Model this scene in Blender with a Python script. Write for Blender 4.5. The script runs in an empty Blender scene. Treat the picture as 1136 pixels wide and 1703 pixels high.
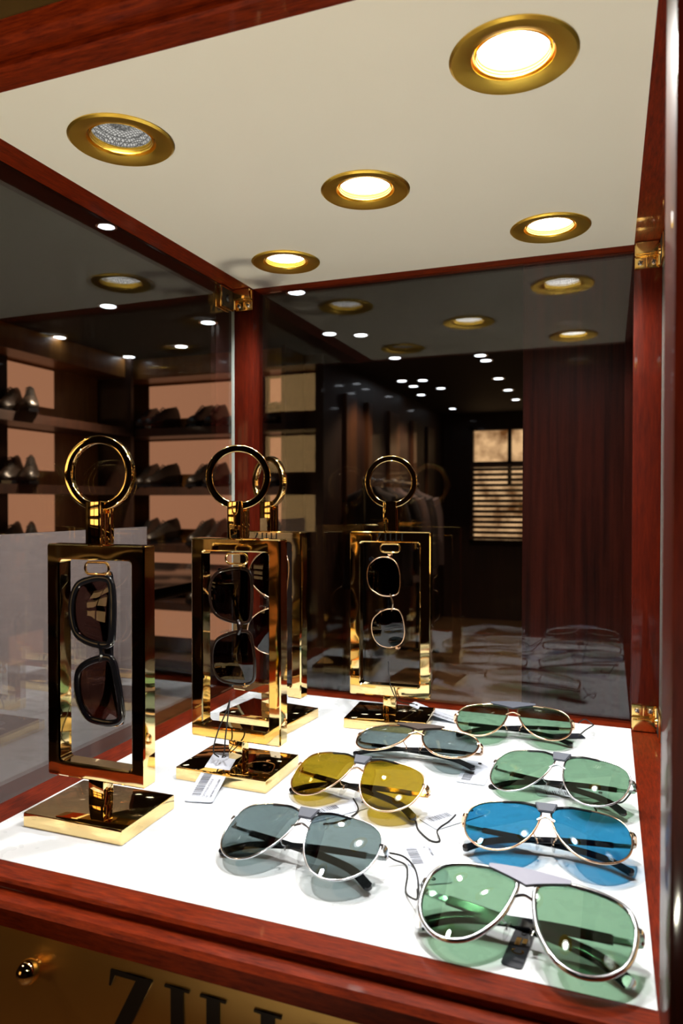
import bpy, bmesh, math, random
from mathutils import Vector, Matrix
random.seed(7)
C = bpy.context.scene.collection
SC = bpy.context.scene
R = math.radians

# ------------------------------------------------------------------ camera
cam = bpy.data.cameras.new('camera'); cam_o = bpy.data.objects.new('camera', cam); C.objects.link(cam_o)
SC.camera = cam_o
cam.sensor_fit = 'VERTICAL'; cam.sensor_height = 36; cam.lens = 25.066
cam.clip_start = .02; cam.clip_end = 60
CAMP = Vector((.4667, -.8913, .2645))
yaw, pitch, roll = .3593, -.0153, .0008
cam_o.matrix_world = (Matrix.Translation(CAMP) @ Matrix.Rotation(yaw, 4, 'Z') @ Matrix.Rotation(math.pi/2 + pitch, 4, 'X')
                      @ Matrix.Rotation(roll, 4, 'Z'))
cam.dof.use_dof = True; cam.dof.focus_distance = .68; cam.dof.aperture_fstop = 9
# ------------------------------------------------------------------ world, exposure
W = bpy.data.worlds.new('world'); SC.world = W; W.use_nodes = True
W.node_tree.nodes['Background'].inputs[0].default_value = (.010, .007, .006, 1)
W.node_tree.nodes['Background'].inputs[1].default_value = 1
vs = SC.view_settings
vs.view_transform = 'Standard'; vs.look = 'None'; vs.exposure = 0.0; vs.gamma = 1; vs.use_curve_mapping = False
SC.cycles.max_bounces = 24; SC.cycles.transparent_max_bounces = 40; SC.cycles.glossy_bounces = 8; SC.cycles.diffuse_bounces = 4
SC.cycles.caustics_reflective = False; SC.cycles.caustics_refractive = False
SC.cycles.sample_clamp_indirect = 6
SC.cycles.use_denoising = True
LAMP_W = 6.3          # the five downlights of the case
ROOM_W = 40           # store ceiling spots

def lamp(name, kind, loc, power, color, rot=(0, 0, 0), **k):
    l = bpy.data.lights.new(name, kind); l.energy = power; l.color = color
    for a, b in k.items(): setattr(l, a, b)
    o = bpy.data.objects.new(name, l); o.location = loc; o.rotation_euler = rot; C.objects.link(o)
    return o

# ------------------------------------------------------------------ materials
def nodes(name):
    m = bpy.data.materials.new(name); m.use_nodes = True
    nt = m.node_tree
    return m, nt, nt.nodes['Principled BSDF']
def setp(p, **k):
    for a, b in k.items():
        s = p.inputs[a.replace('_', ' ')]
        s.default_value = (*b, 1) if isinstance(b, tuple) and len(b) == 3 else b
def mat(name, col, rough=.5, metal=0., noise=0., nscale=60, **k):
    m, nt, p = nodes(name)
    setp(p, Base_Color=col, Roughness=rough, Metallic=metal, **k)
    n = nt.nodes.new('ShaderNodeTexNoise'); n.inputs['Scale'].default_value = nscale
    tc = nt.nodes.new('ShaderNodeTexCoord'); nt.links.new(tc.outputs['Object'], n.inputs['Vector'])
    mr = nt.nodes.new('ShaderNodeMapRange'); mr.inputs['To Min'].default_value = max(0, rough - noise); mr.inputs['To Max'].default_value = rough + noise + .001
    nt.links.new(n.outputs['Fac'], mr.inputs['Value']); nt.links.new(mr.outputs[0], p.inputs['Roughness'])
    return m
def wood(name, a, b, scale=(30, 30, 3), coat=1., rough=.35, spec=.5):
    m, nt, p = nodes(name)
    tc = nt.nodes.new('ShaderNodeTexCoord'); mp = nt.nodes.new('ShaderNodeMapping'); mp.inputs['Scale'].default_value = scale
    n = nt.nodes.new('ShaderNodeTexNoise'); n.inputs['Scale'].default_value = 4; n.inputs['Detail'].default_value = 8; n.inputs['Roughness'].default_value = .7
    cr = nt.nodes.new('ShaderNodeValToRGB'); cr.color_ramp.elements[0].position = .3; cr.color_ramp.elements[1].position = .75
    cr.color_ramp.elements[0].color = (*a, 1); cr.color_ramp.elements[1].color = (*b, 1)
    nt.links.new(tc.outputs['Object'], mp.inputs[0]); nt.links.new(mp.outputs[0], n.inputs['Vector'])
    nt.links.new(n.outputs['Fac'], cr.inputs[0]); nt.links.new(cr.outputs[0], p.inputs['Base Color'])
    setp(p, Roughness=rough, Coat_Weight=coat, Coat_Roughness=.06, Specular_IOR_Level=spec)
    return m
def clear(name, tint, ior=1.5, rough=0., boost=1., body=None):
    """thin glass: a tinted see-through surface with a Fresnel reflection"""
    m = bpy.data.materials.new(name); m.use_nodes = True; nt = m.node_tree
    nt.nodes.clear()
    out = nt.nodes.new('ShaderNodeOutputMaterial'); mx = nt.nodes.new('ShaderNodeMixShader')
    t = nt.nodes.new('ShaderNodeBsdfTransparent'); g = nt.nodes.new('ShaderNodeBsdfGlossy'); f = nt.nodes.new('ShaderNodeFresnel')
    f.inputs['IOR'].default_value = ior; t.inputs[0].default_value = (*tint, 1); g.inputs['Roughness'].default_value = rough
    g.inputs['Color'].default_value = (boost, boost, boost, 1)
    geo = nt.nodes.new('ShaderNodeNewGeometry')   # the same Fresnel from either side
    mi = nt.nodes.new('ShaderNodeMath'); mi.operation = 'MULTIPLY_ADD'; mi.inputs[1].default_value = (1/ior - ior); mi.inputs[2].default_value = ior
    nt.links.new(geo.outputs['Backfacing'], mi.inputs[0])
    f2 = nt.nodes.new('ShaderNodeMath'); f2.operation = 'MULTIPLY'; f2.inputs[1].default_value = 1
    nt.links.new(f.outputs[0], f2.inputs[0])
    # inverse IOR on the back side keeps the Fresnel of the front side
    nt.links.new(mi.outputs[0], f.inputs['IOR'])
    inner = t
    if body:
        d = nt.nodes.new('ShaderNodeBsdfDiffuse'); d.inputs[0].default_value = (*body[0], 1)
        b2 = nt.nodes.new('ShaderNodeMixShader'); b2.inputs[0].default_value = body[1]
        nt.links.new(t.outputs[0], b2.inputs[1]); nt.links.new(d.outputs[0], b2.inputs[2]); inner = b2
    nt.links.new(f2.outputs[0], mx.inputs[0]); nt.links.new(inner.outputs[0], mx.inputs[1]); nt.links.new(g.outputs[0], mx.inputs[2])
    nt.links.new(mx.outputs[0], out.inputs[0])
    return m
def glow(name, col, s, grid=None):
    m = bpy.data.materials.new(name); m.use_nodes = True; nt = m.node_tree; nt.nodes.clear()
    out = nt.nodes.new('ShaderNodeOutputMaterial'); e = nt.nodes.new('ShaderNodeEmission')
    e.inputs[0].default_value = (*col, 1); e.inputs[1].default_value = s
    nt.links.new(e.outputs[0], out.inputs[0])
    if grid:      # faceted reflector grid of the lamp
        tc = nt.nodes.new('ShaderNodeTexCoord')
        v = nt.nodes.new('ShaderNodeTexVoronoi'); v.feature = 'DISTANCE_TO_EDGE'; v.inputs['Scale'].default_value = 420; v.inputs['Randomness'].default_value = .25
        mr = nt.nodes.new('ShaderNodeMapRange'); mr.inputs['From Max'].default_value = .25; mr.inputs['To Min'].default_value = grid * s; mr.inputs['To Max'].default_value = s
        nt.links.new(tc.outputs['Object'], v.inputs['Vector']); nt.links.new(v.outputs[0], mr.inputs['Value']); nt.links.new(mr.outputs[0], e.inputs[1])
    return m

WOOD = wood('mahogany_lacquer', (.045, .0035, .0005), (.20, .018, .002), (110, 14, 110), rough=.5, coat=.35, spec=.08)
WOODX = wood('mahogany_front', (.045, .003, .0005), (.22, .022, .002), (14, 110, 110), rough=.5, coat=.3, spec=.08)
WOODV = wood('mahogany_upright', (.030, .0025, .0006), (.10, .008, .0014), (60, 60, 6), rough=.5, coat=.3, spec=.08)
PANELW = wood('dark_figured_veneer', (.006, .0012, .0008), (.050, .008, .0035), (30, 30, 1.0), coat=.12, rough=.45, spec=.1)
ROOMW = wood('store_panelling', (.03, .011, .005), (.12, .045, .016), (5, 5, .4), coat=.3, rough=.4)
ROOMD = wood('store_dark_panelling', (.012, .005, .003), (.04, .014, .007), (5, 5, .4), coat=.2, rough=.5)
WHITE = mat('white_lacquer_shelf', (.80, .84, .87), .28, noise=.04)
CEIL = mat('cream_lacquer_top', (.90, .855, .75), .30, noise=.04, nscale=8)
GOLD = mat('polished_gold', (1.0, .74, .34), .04, 1., noise=.02, nscale=30)
GOLDB = mat('brushed_gold_trim', (1.0, .66, .10), .33, 1., noise=.06)
def wavy(m, sc, st_, d):
    nt = m.node_tree; p = nt.nodes['Principled BSDF']; b = nt.nodes.new('ShaderNodeBump'); b.inputs['Strength'].default_value = st_; b.inputs['Distance'].default_value = d
    n = nt.nodes.new('ShaderNodeTexNoise'); n.inputs['Scale'].default_value = sc; n.inputs['Detail'].default_value = 1
    tc = nt.nodes.new('ShaderNodeTexCoord'); nt.links.new(tc.outputs['Object'], n.inputs['Vector']); nt.links.new(n.outputs['Fac'], b.inputs['Height']); nt.links.new(b.outputs[0], p.inputs['Normal'])
wavy(GOLD, 22, .16, .004)
HGOLD = mat('hinge_gold', (1.0, .66, .22), .14, 1., noise=.04)
BRASS = mat('satin_brass', (.86, .52, .16), .36, 1., noise=.05, nscale=12)
ROSE = mat('rose_gold_wire', (.95, .66, .45), .16, 1.)
SILV = mat('silver_wire', (.82, .84, .88), .15, 1.)
BLACK = mat('black_acetate', (.008, .008, .010), .12)
BROWN = mat('dark_brown_acetate', (.018, .009, .006), .12)
LEATH = mat('grey_leather', (.075, .085, .115), .55, noise=.1, nscale=900)
LEATHP = mat('lavender_grey_leather', (.24, .24, .32), .5, noise=.1, nscale=900)
LEATHB = mat('brown_black_leather', (.05, .035, .03), .5, noise=.1, nscale=900)
NAVY = mat('black_card', (.010, .012, .020), .4)
INK = mat('black_letter', (.006, .005, .004), .3)
SCREW = mat('steel_screw', (.75, .72, .66), .25, 1.)
DARK = mat('black_hole', (.004, .003, .003), .6)
PAPER = mat('white_card', (.60, .64, .74), .6)
INKG = mat('print_grey', (.03, .035, .05), .7)
CORD = mat('black_cord', (.006, .006, .006), .7)
SHOE = mat('dark_shoe_leather', (.012, .008, .006), .4, noise=.1)
CLOTH = mat('dark_cloth', (.02, .014, .014), .9)
CLOTHG = mat('mauve_cloth', (.10, .07, .07), .9)
SHELFW = wood('amber_veneer', (.16, .062, .012), (.30, .13, .028), (4, 4, .5), coat=.2, rough=.4)
RDARK = mat('store_ceiling_paint', (.010, .007, .006), .7)
CARPET = wood('store_floor_boards', (.09, .045, .018), (.24, .13, .055), (1, 9, 9), coat=.3, rough=.4)
PAD = clear('clear_silicone', (.9, .9, .9), 1.4, .1)
PANE = clear('clear_glass', (.965, .97, .965), 1.52)
PANEB = clear('smoky_glass', (.93, .92, .92), 1.52)
EDGE = mat('glass_edge', (.55, .62, .58), .2)
SCREEN = clear('grey_acrylic', (.62, .58, .58), 1.45, .02, body=((.50, .41, .40), .30))
def lens_mat(n, T): return clear(n, tuple(math.sqrt(c) for c in T), 1.5)
LG = lens_mat('green_lens', (.19, .34, .22)); LB = lens_mat('blue_lens', (.024, .20, .37)); LY = lens_mat('amber_lens', (.30, .20, .012))
LK = lens_mat('grey_lens', (.135, .185, .19)); LN = lens_mat('dark_lens', (.05, .035, .035)); LBR = lens_mat('brown_lens', (.13, .06, .05))
SHELFGLOW = glow('backlit_shelf_panel', (.43, .185, .095), .85)
ADDEDGLOW = glow('added_reflection_glow', (1.0, .60, .24), 2.3)  # glow of the added unseen shelving, for warm reflections in the gold

# ------------------------------------------------------------------ mesh helpers
def box(bm, a, b, bev=0.):
    x0, y0, z0 = a; x1, y1, z1 = b
    tmp = bmesh.new()
    r = bmesh.ops.create_cube(tmp, size=1)
    for v in tmp.verts: v.co = Vector(((x0+x1)/2 + v.co.x*(x1-x0), (y0+y1)/2 + v.co.y*(y1-y0), (z0+z1)/2 + v.co.z*(z1-z0)))
    if bev: bmesh.ops.bevel(tmp, geom=tmp.edges[:], offset=bev, segments=2, affect='EDGES', profile=.6)
    merge(bm, tmp)
def merge(bm, tmp):
    me = bpy.data.meshes.new('t'); tmp.to_mesh(me); tmp.free(); bm.from_mesh(me); bpy.data.meshes.remove(me)
def tube(bm, pts, r, closed=False, n=8, prof=None, up=None):
    """sweep a section along pts; r number or list, prof = list of (u, v) unit offsets"""
    pts = [Vector(p) for p in pts]; N = len(pts)
    prof = prof or [(math.cos(2*math.pi*k/n), math.sin(2*math.pi*k/n)) for k in range(n)]
    rs = r if isinstance(r, (list, tuple)) else [r]*N
    rings = []; u = None
    for i, p in enumerate(pts):
        a = pts[i-1] if (i or closed) else p; b = pts[(i+1) % N] if (i < N-1 or closed) else p
        t = (b - a).normalized()
        if up is not None: u = (Vector(up) - t*t.dot(Vector(up))).normalized()
        elif u is None: u = t.orthogonal().normalized()
        else: u = (u - t*t.dot(u)).normalized()
        v = t.cross(u)
        rings.append([bm.verts.new(p + (u*c + v*s)*rs[i]) for c, s in prof])
    m = len(prof)
    for i in range(N if closed else N-1):
        A = rings[i]; B = rings[(i+1) % N]
        if closed and i == N-1 and up is None:      # line the seam up
            k0 = min(range(m), key=lambda k: (B[k].co - A[0].co).length); B = B[k0:] + B[:k0]
        for k in range(m): bm.faces.new((A[k], A[(k+1) % m], B[(k+1) % m], B[k]))
    if not closed:
        bm.faces.new(rings[0][::-1]); bm.faces.new(rings[-1])
def lathe(bm, prof, n=48, c=(0, 0, 0)):
    rings = [[bm.verts.new((c[0]+r*math.cos(2*math.pi*k/n), c[1]+r*math.sin(2*math.pi*k/n), c[2]+z)) for k in range(n)] for r, z in prof]
    for A, B in zip(rings, rings[1:]):
        for k in range(n): bm.faces.new((A[k], A[(k+1) % n], B[(k+1) % n], B[k]))
    return rings
def prism(bm, poly, n0, n1, fn):
    a = [bm.verts.new(fn(x, y, n0)) for x, y in poly]; b = [bm.verts.new(fn(x, y, n1)) for x, y in poly]
    bm.faces.new(a[::-1]); bm.faces.new(b)
    for i in range(len(poly)):
        j = (i+1) % len(poly); bm.faces.new((a[i], a[j], b[j], b[i]))
def obj(name, bm, m, parent=None, smooth=True, label=None):
    bmesh.ops.recalc_face_normals(bm, faces=bm.faces[:])
    me = bpy.data.meshes.new(name); bm.to_mesh(me); bm.free()
    o = bpy.data.objects.new(name, me); C.objects.link(o); me.materials.append(m)
    if smooth:
        for p in me.polygons: p.use_smooth = True
        try: me.set_sharp_from_angle(angle=R(38))
        except Exception: pass
    if parent: o.parent = parent
    if label: o['label'] = label
    return o
def thing(name, label, cat, loc=(0, 0, 0), rot=0, group=None):
    o = bpy.data.objects.new(name, None); C.objects.link(o); o.empty_display_size = .02
    o.location = loc; o.rotation_euler = (0, 0, rot); o['label'] = label; o['category'] = cat
    if group: o['group'] = group
    return o
def tag(o, label, cat, group=None):
    o['label'] = label; o['category'] = cat
    if group: o['group'] = group
    return o
def struct(name, bm, m, smooth=False):
    o = obj(name, bm, m, smooth=smooth); o['kind'] = 'structure'; return o
def bx(name, a, b, m, parent=None, bev=0., label=None):
    bm = bmesh.new(); box(bm, a, b, bev); return obj(name, bm, m, parent, smooth=bool(bev), label=label)
def bxs(name, lst, m, parent=None, bev=0.):
    bm = bmesh.new()
    for a, b in lst: box(bm, a, b, bev)
    return obj(name, bm, m, parent, smooth=bool(bev))
def sp(pts, n=6, closed=False):
    pts = [Vector(p) for p in pts]; N = len(pts); out = []
    for i in range(N if closed else N-1):
        g = (lambda k: pts[k % N]) if closed else (lambda k: pts[max(0, min(N-1, k))])
        a, b, c, d = g(i-1), g(i), g(i+1), g(i+2)
        for k in range(n):
            t = k/n; out.append(.5*((2*b)+(c-a)*t+(2*a-5*b+4*c-d)*t*t+(3*b-a-3*c+d)*t**3))
    if not closed: out.append(pts[-1])
    return out

# ------------------------------------------------------------------ the room
ZF, ZC = -1.1, 1.27
def st(name, a, b, m): bm = bmesh.new(); box(bm, a, b); return struct(name, bm, m)
st('floor', (-3.1, -3.6, ZF-.1), (3.2, 7.6, ZF), CARPET)
st('ceiling', (-3.1, -3.6, ZC), (3.2, 7.6, ZC+.1), RDARK)
st('wall_left', (-3.1, -3.6, ZF), (-2.98, 3.62, ZC), ROOMD)
st('wall_back', (-2.98, 3.62, ZF), (-1.36, 3.74, ZC), ROOMD)
st('wall_side', (-1.50, 3.74, ZF), (-1.36, 7.4, ZC), ROOMD)
st('wall_right', (3.1, -3.6, ZF), (3.2, 7.4, ZC), ROOMD)
st('wall_front', (-2.98, -3.6, ZF), (3.1, -3.48, ZC), ROOMD)
bm = bmesh.new()
wx0, wx1, wz0, wz1 = -1.05, -.36, -.22, 1.12
for a, b in (((-1.36, 7.4, ZF), (wx0, 7.5, ZC)), ((wx1, 7.4, ZF), (3.1, 7.5, ZC)), ((wx0, 7.4, ZF), (wx1, 7.5, wz0)), ((wx0, 7.4, wz1), (wx1, 7.5, ZC))): box(bm, a, b)
struct('wall_far', bm, ROOMD)
# far shop window with a street glow behind it and a blind over its lower half
bm = bmesh.new()
for a, b in (((wx0, 7.37, wz0), (wx0+.04, 7.45, wz1)), ((wx1-.04, 7.37, wz0), (wx1, 7.45, wz1)), ((wx0, 7.37, wz0), (wx1, 7.45, wz0+.04)),
             ((wx0, 7.37, wz1-.04), (wx1, 7.45, wz1)), ((wx0, 7.38, .68), (wx1, 7.44, .72)), ((-.62, 7.38, .45), (-.58, 7.44, wz1))): box(bm, a, b)
wf = struct('window_1', bm, ROOMD)
m = glow('evening_street_glow', (1.0, .55, .22), .95)
nt = m.node_tree; e = nt.nodes['Emission']; no = nt.nodes.new('ShaderNodeTexNoise'); no.inputs['Scale'].default_value = 5; no.inputs['Detail'].default_value = 6
cr = nt.nodes.new('ShaderNodeValToRGB'); cr.color_ramp.elements[0].position = .35; cr.color_ramp.elements[0].color = (.18, .07, .02, 1); cr.color_ramp.elements[1].position = .62; cr.color_ramp.elements[1].color = (1, .62, .3, 1)
tc = nt.nodes.new('ShaderNodeTexCoord'); nt.links.new(tc.outputs['Object'], no.inputs['Vector']); nt.links.new(no.outputs['Fac'], cr.inputs[0]); nt.links.new(cr.outputs[0], e.inputs[0])
bm = bmesh.new(); box(bm, (wx0, 7.46, wz0), (wx1, 7.47, wz1)); obj('window_glass', bm, m, wf, smooth=False)
bl = thing('slatted_blind', 'wooden slatted blind lowered over the lower half of the far glowing window', 'blind', (0, 7.33, wz0))
bm = bmesh.new()
for k in range(14): box(bm, (wx0+.02, -.03, .05+k*.06), (wx1-.02, .0, .085+k*.06))
obj('slats', bm, ROOMW, bl, smooth=False)
bx('head_rail', (wx0+.02, -.035, .87), (wx1-.02, .005, .91), ROOMW, bl)
# veneer partition close behind the case
bm = bmesh.new(); box(bm, (.352, .14, ZF), (1.1, .17, ZC)); struct('wall_partition', bm, PANELW)

# panelled pilasters on the side wall, lit by the spots
for i, (y, w) in enumerate(((4.0, .22), (4.5, .1), (5.1, .3), (5.9, .12), (6.5, .3))):
    bm = bmesh.new(); box(bm, (-1.36, y, ZF), (-1.33, y+w, 1.05)); struct('trim_%d' % (i+1), bm, ROOMW)

# shoe shelving : one unit per wall
def shelf_unit(label, loc, rot, L, bays, glowm=SHELFGLOW, depth=.3):
    """bays: list of (x0, x1) openings with a lit panel above every board"""
    t = thing('shoe_shelf', label, 'shelving', (loc[0], loc[1], ZF), rot)
    o = -ZF; T = ZC+o-.002
    bx('back_board', (0, -.012, .1), (L, 0, T), SHELFW, t)
    e = [(-.03, 0)] + [(a[1], b[0]) for a, b in zip(bays, bays[1:])] + [(L, L+.03)]
    for a, b in (e[0], e[-1]): bx('side_panel', (a, -depth, 0), (b, 0, T), ROOMD, t)
    for a, b in e[1:-1]: bx('divider', (a+.01, -.05, .1), (b-.01, -.012, T), ROOMD, t)
    bx('header', (0, -depth+.05, 1.13+o), (L, -.012, T), SHELFW, t)
    bx('plinth', (0, -depth+.02, 0), (L, 0, .1), ROOMD, t)
    for z in ZS:
        bx('shelf_board', (0, -depth, z+o-.055), (L, -.012, z+o), ROOMD, t)
        for a, b in (bays if (z > -.3 or glowm is SHELFGLOW) else []): bx('backlit_panel', (a, -.016, z+o+.10), (b, -.012, z+o+(.345 if z < .7 else .345)), glowm, t)
    return t
ZS = [-.84, -.44, -.04, .36, .77]
def shoe_mesh():
    bm = bmesh.new(); rings = []
    S = [(-.14, .030, .028, .095), (-.125, .036, .004, .105), (-.09, .038, .002, .10), (-.05, .036, .004, .095), (-.01, .037, .008, .085), (.03, .042, .006, .068), (.08, .046, .004, .052), (.12, .040, .006, .044), (.145, .024, .010, .034), (.152, .008, .014, .024)]
    for x, w, z0, z1 in S:
        rings.append([bm.verts.new((x, w*math.cos(a)*(1 if math.sin(a) < .3 else .75), (z0+z1)/2 + (z1-z0)/2*math.sin(a))) for a in [2*math.pi*k/14 for k in range(14)]])
    for A, B in zip(rings, rings[1:]):
        for k in range(14): bm.faces.new((A[k], A[(k+1) % 14], B[(k+1) % 14], B[k]))
    bm.faces.new(rings[0]); bm.faces.new(rings[-1])
    return bm
def shoe_pair_protos():
    r = thing('shoe', 'dark leather shoe', 'shoe')
    obj('upper', shoe_mesh(), SHOE, r)
    bm = bmesh.new()
    prism(bm, [(-.145, -.03), (-.10, -.04), (0, -.036), (.08, -.047), (.13, -.04), (.155, 0), (.13, .04), (.08, .047), (0, .036), (-.10, .04), (-.145, .03)], 0, .012, lambda x, y, n: Vector((x, y, n)))
    obj('sole', bm, BLACK, r)
    bx('heel', (-.145, -.032, -.0), (-.085, .032, .02), BLACK, r, .004)
    bm = bmesh.new()
    for k in range(4): tube(bm, [(-.01+.018*k, -.02, .086-.009*k), (-.006+.018*k, 0, .093-.009*k), (-.01+.018*k, .02, .086-.009*k)], .0025, n=6)
    obj('laces', bm, CORD, r)
    return r
proto = shoe_pair_protos(); used = [False]
def place_shoe(x, y, z, rz, label, group):
    if not used[0]: o = proto; used[0] = True
    else:
        o = proto.copy(); C.objects.link(o)
        for ch in proto.children:
            c = ch.copy(); C.objects.link(c); c.parent = o
    o.location = (x, y, z); o.rotation_euler = (0, 0, rz); o.scale = (1.0, 1.15, 1.75); o['label'] = label; o['group'] = group
    return o
ordn = {.77: 'top', .36: 'second', -.04: 'third', -.44: 'fourth'}
shelf_unit('shoe shelving with glowing peach back panels facing the case at the end wall', (-2.95, 3.61), 0, 1.42, [(.20, 1.0), (1.2, 1.39)])
for z in ordn:
    for j, x in enumerate((-2.60, -2.15, -1.66)):
        for k in (0, 1):
            place_shoe(x-.06+.12*k, 3.45, z, R(-112 + (z*170+j*23+k*9) % 34), '%s dark shoe, %s pair from the left on %s board, end wall shelving' % (('left', 'right')[k], ('first', 'second', 'third')[j], ordn[z]), 'dark shoes on the end wall shelving')
shelf_unit('shoe shelving with glowing peach back panels along the left wall', (-2.97, 1.55), R(90), 1.72, [(.05, .75), (.88, 1.29)])
for z in ordn:
    for j, y in enumerate((1.95, 2.36)):
        for k in (0, 1):
            place_shoe(-2.84+.13*k, y+.02*k, z, R(-62+14*k), '%s dark shoe, %s pair on %s board of the left wall shelving' % (('farther', 'nearer')[k], ('near', 'far')[j], ordn[z]), 'dark shoes on the left wall shelving')
# added glowing shelving out of view, put in for reflections in the gold
shelf_unit('added bright shelving on the wall behind the viewer, glowing for the gold reflections', (-1.25, -3.47), R(180), 1.6, [(.03, .75), (.85, 1.57)], glowm=ADDEDGLOW)
shelf_unit('added bright shelving on the right hand wall, glowing for the gold reflections', (3.09, 1.9), R(-90), 2.6, [(.03, .8), (.9, 1.7), (1.8, 2.57)], glowm=ADDEDGLOW)

# garment rail with jackets seen through the back pane
gr = thing('garment_rail', 'dark metal garment rail carrying jackets by the side wall', 'clothes rail', (-1.16, 3.9, ZF))
bm = bmesh.new(); tube(bm, [(0, 0, 1.52), (0, 1.5, 1.52)], .012, n=10); obj('rail', bm, SILV, gr)
for y in (0, 1.5):
    bm = bmesh.new(); tube(bm, [(0, y, 0), (0, y, 1.52)], .014, n=10); obj('upright', bm, BLACK, gr)
    bx('foot', (-.2, y-.02, 0), (.2, y+.02, .03), BLACK, gr, .004)
for i in range(5):
    y = 4.05+.28*i
    t = thing('jacket', '%s hanging on the garment rail, %s from its near end' % (('dark jacket', 'dark jacket', 'mauve jacket', 'dark jacket', 'mauve jacket')[i], ('first', 'second', 'third', 'fourth', 'fifth')[i]), 'jacket', (-1.16, y, ZF+.72), R(8*i), 'jackets on the garment rail')
    bm = bmesh.new(); rings = []
    for z, w, d in ((0, .24, .09), (.2, .23, .085), (.45, .21, .08), (.6, .225, .075), (.68, .20, .06), (.72, .09, .045), (.75, .06, .04)):
        rings.append([bm.verts.new((w*math.cos(a), d*math.sin(a)*(1+.12*math.cos(7*a)), z)) for a in [2*math.pi*k/28 for k in range(28)]])
    for A, B in zip(rings, rings[1:]):
        for k in range(28): bm.faces.new((A[k], A[(k+1) % 28], B[(k+1) % 28], B[k]))
    obj('body', bm, (CLOTH, CLOTH, CLOTHG, CLOTH, CLOTHG)[i], t)
    for s in (-1, 1):
        bm = bmesh.new(); tube(bm, sp([(s*.20, 0, .66), (s*.25, .01, .5), (s*.265, .02, .3), (s*.27, .0, .08)]), [.055 - .001*k for k in range(19)], n=12); obj('sleeve', bm, (CLOTH, CLOTH, CLOTHG, CLOTH, CLOTHG)[i], t)
    bm = bmesh.new(); tube(bm, sp([(0, 0, .73), (0, 0, .77), (.02, 0, .79), (.015, 0, .815), (-.005, 0, .815)]), .004, n=8); obj('hanger_hook', bm, SILV, t)

# low black display table behind the left pane
dt = thing('display_table', 'glossy black display table beyond the left glass pane', 'table', (-1.55, 1.35, ZF))
bx('table_top', (-.75, -.55, 1.02), (.55, .75, 1.06), BLACK, dt, .004)
for x in (-.70, .50):
    for y in (-.50, .70): bx('leg', (x-.03, y-.03, 0), (x+.03, y+.03, 1.02), BLACK, dt)
for j, (x, y, w) in enumerate(((-1.35, 1.2, .16), (-1.75, 1.75, .2))):
    t = thing('leather_case', 'dark leather box lying on the black table, %s one' % ('nearer', 'farther')[j], 'box', (x, y, ZF+1.06), R(20), 'leather boxes on the black table')
    bx('body', (-w, -.1, 0), (w, .1, .05), SHOE, t, .006); bx('lid', (-w-.003, -.103, .05), (w+.003, .103, .07), SHOE, t, .006)

# added grey screen, stand-in for the pale area in the left pane
t = thing('stand_in_screen', 'added translucent grey screen standing in for the pale area in the left glass pane', 'screen', (-.13, -.5, -.25))
bx('screen_sheet', (-.006, .06, .03), (0, .434, .479), SCREEN, t)
bx('screen_base', (-.04, .06, 0), (.03, .434, .03), BLACK, t, .003)
t2 = thing('side_counter', 'dark wooden counter under the grey stand-in screen', 'counter', (-.13, -.5, ZF))
bx('counter_body', (-.35, .0, 0), (.06, .46, .83), ROOMD, t2); bx('counter_top', (-.36, -.01, .83), (.065, .47, .85), ROOMD, t2, .003)

# store ceiling spots
def spot_fixture(x, y, s, on, label, group, col=(1, .98, .92)):
    t = thing('ceiling_spotlight', label, 'spotlight', (x, y, ZC), 0, group)
    bm = bmesh.new(); lathe(bm, [(s*1.25, -.0), (s*1.25, -.004), (s*.95, -.006), (s*.9, -.002)], 24); obj('trim_ring', bm, SILV, t)
    bm = bmesh.new(); bmesh.ops.create_circle(bm, cap_ends=True, radius=s*.9, segments=24)
    for v in bm.verts: v.co.z = -.0035
    obj('bulb', bm, on, t)
ON = glow('spot_bulb', (.86, .93, 1.0), 9); ONW = glow('spot_bulb_warm', (1.0, .9, .8), 3.0)
P_ = [(-.946, 2.253), (-.945, 3.196), (-.945, 3.93), (-.99, 4.90), (-.94, 5.36), (-1.11, 3.10), (-1.16, 4.87), (-1.14, 5.17), (-1.2, 5.68), (-1.13, 6.78),
      (-.363, 4.24), (-.388, 5.03), (-.394, 5.67), (-.403, 6.31), (-.37, 4.05), (-2.70, 2.61), (-2.14, 3.09), (-2.67, 3.25), (-1.65, 2.61), (-1.955, 2.138), (-1.26, 1.26)]
for i, (x, y) in enumerate(P_):
    rowx = 'along the side wall' if (x > -1.3 and x < -.6) else ('in the middle row' if x > -.6 else 'near the shoe shelving')
    same = sorted([q for q in P_ if ((q[0] > -1.3 and q[0] < -.6), q[0] > -.6) == ((x > -1.3 and x < -.6), x > -.6)], key=lambda q: q[1])
    k = same.index((x, y))
    spot_fixture(x, y, .042 if y > 2 else .03, ON, 'small round store ceiling spot %s, %s from the case' % (rowx, ('nearest', 'second', 'third', 'fourth', 'fifth', 'sixth', 'seventh', 'eighth', 'ninth', 'tenth', 'eleventh', 'twelfth')[k]), 'round spotlights in the store ceiling')
for x, y, p in ((-2.35, 2.5, 2.4), (-1.65, 2.4, 1.3), (-1.0, 4.3, 1.), (-1.0, 5.6, 1.), (-.2, 4.5, .5), (-1.0, -.9, .8), (.5, -1.75, 1.6), (1.6, -1.5, .9)):  # last three are added out of view to light the brass and floor
    lamp('store_spot_light', 'SPOT', (x, y, ZC-.02), ROOM_W*p, (1, .74, .5), spot_size=R(115 if y > -1 else 72), spot_blend=.5, shadow_soft_size=.04)
for i, (x, y) in enumerate(((-1.0, -.9), (.5, -1.75), (1.6, -1.5))):
    spot_fixture(x, y, .05, ON, 'added store ceiling spot out of view in front of the case, %s' % ('left', 'middle', 'right')[i], 'added round spotlights in front of the case')
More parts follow.
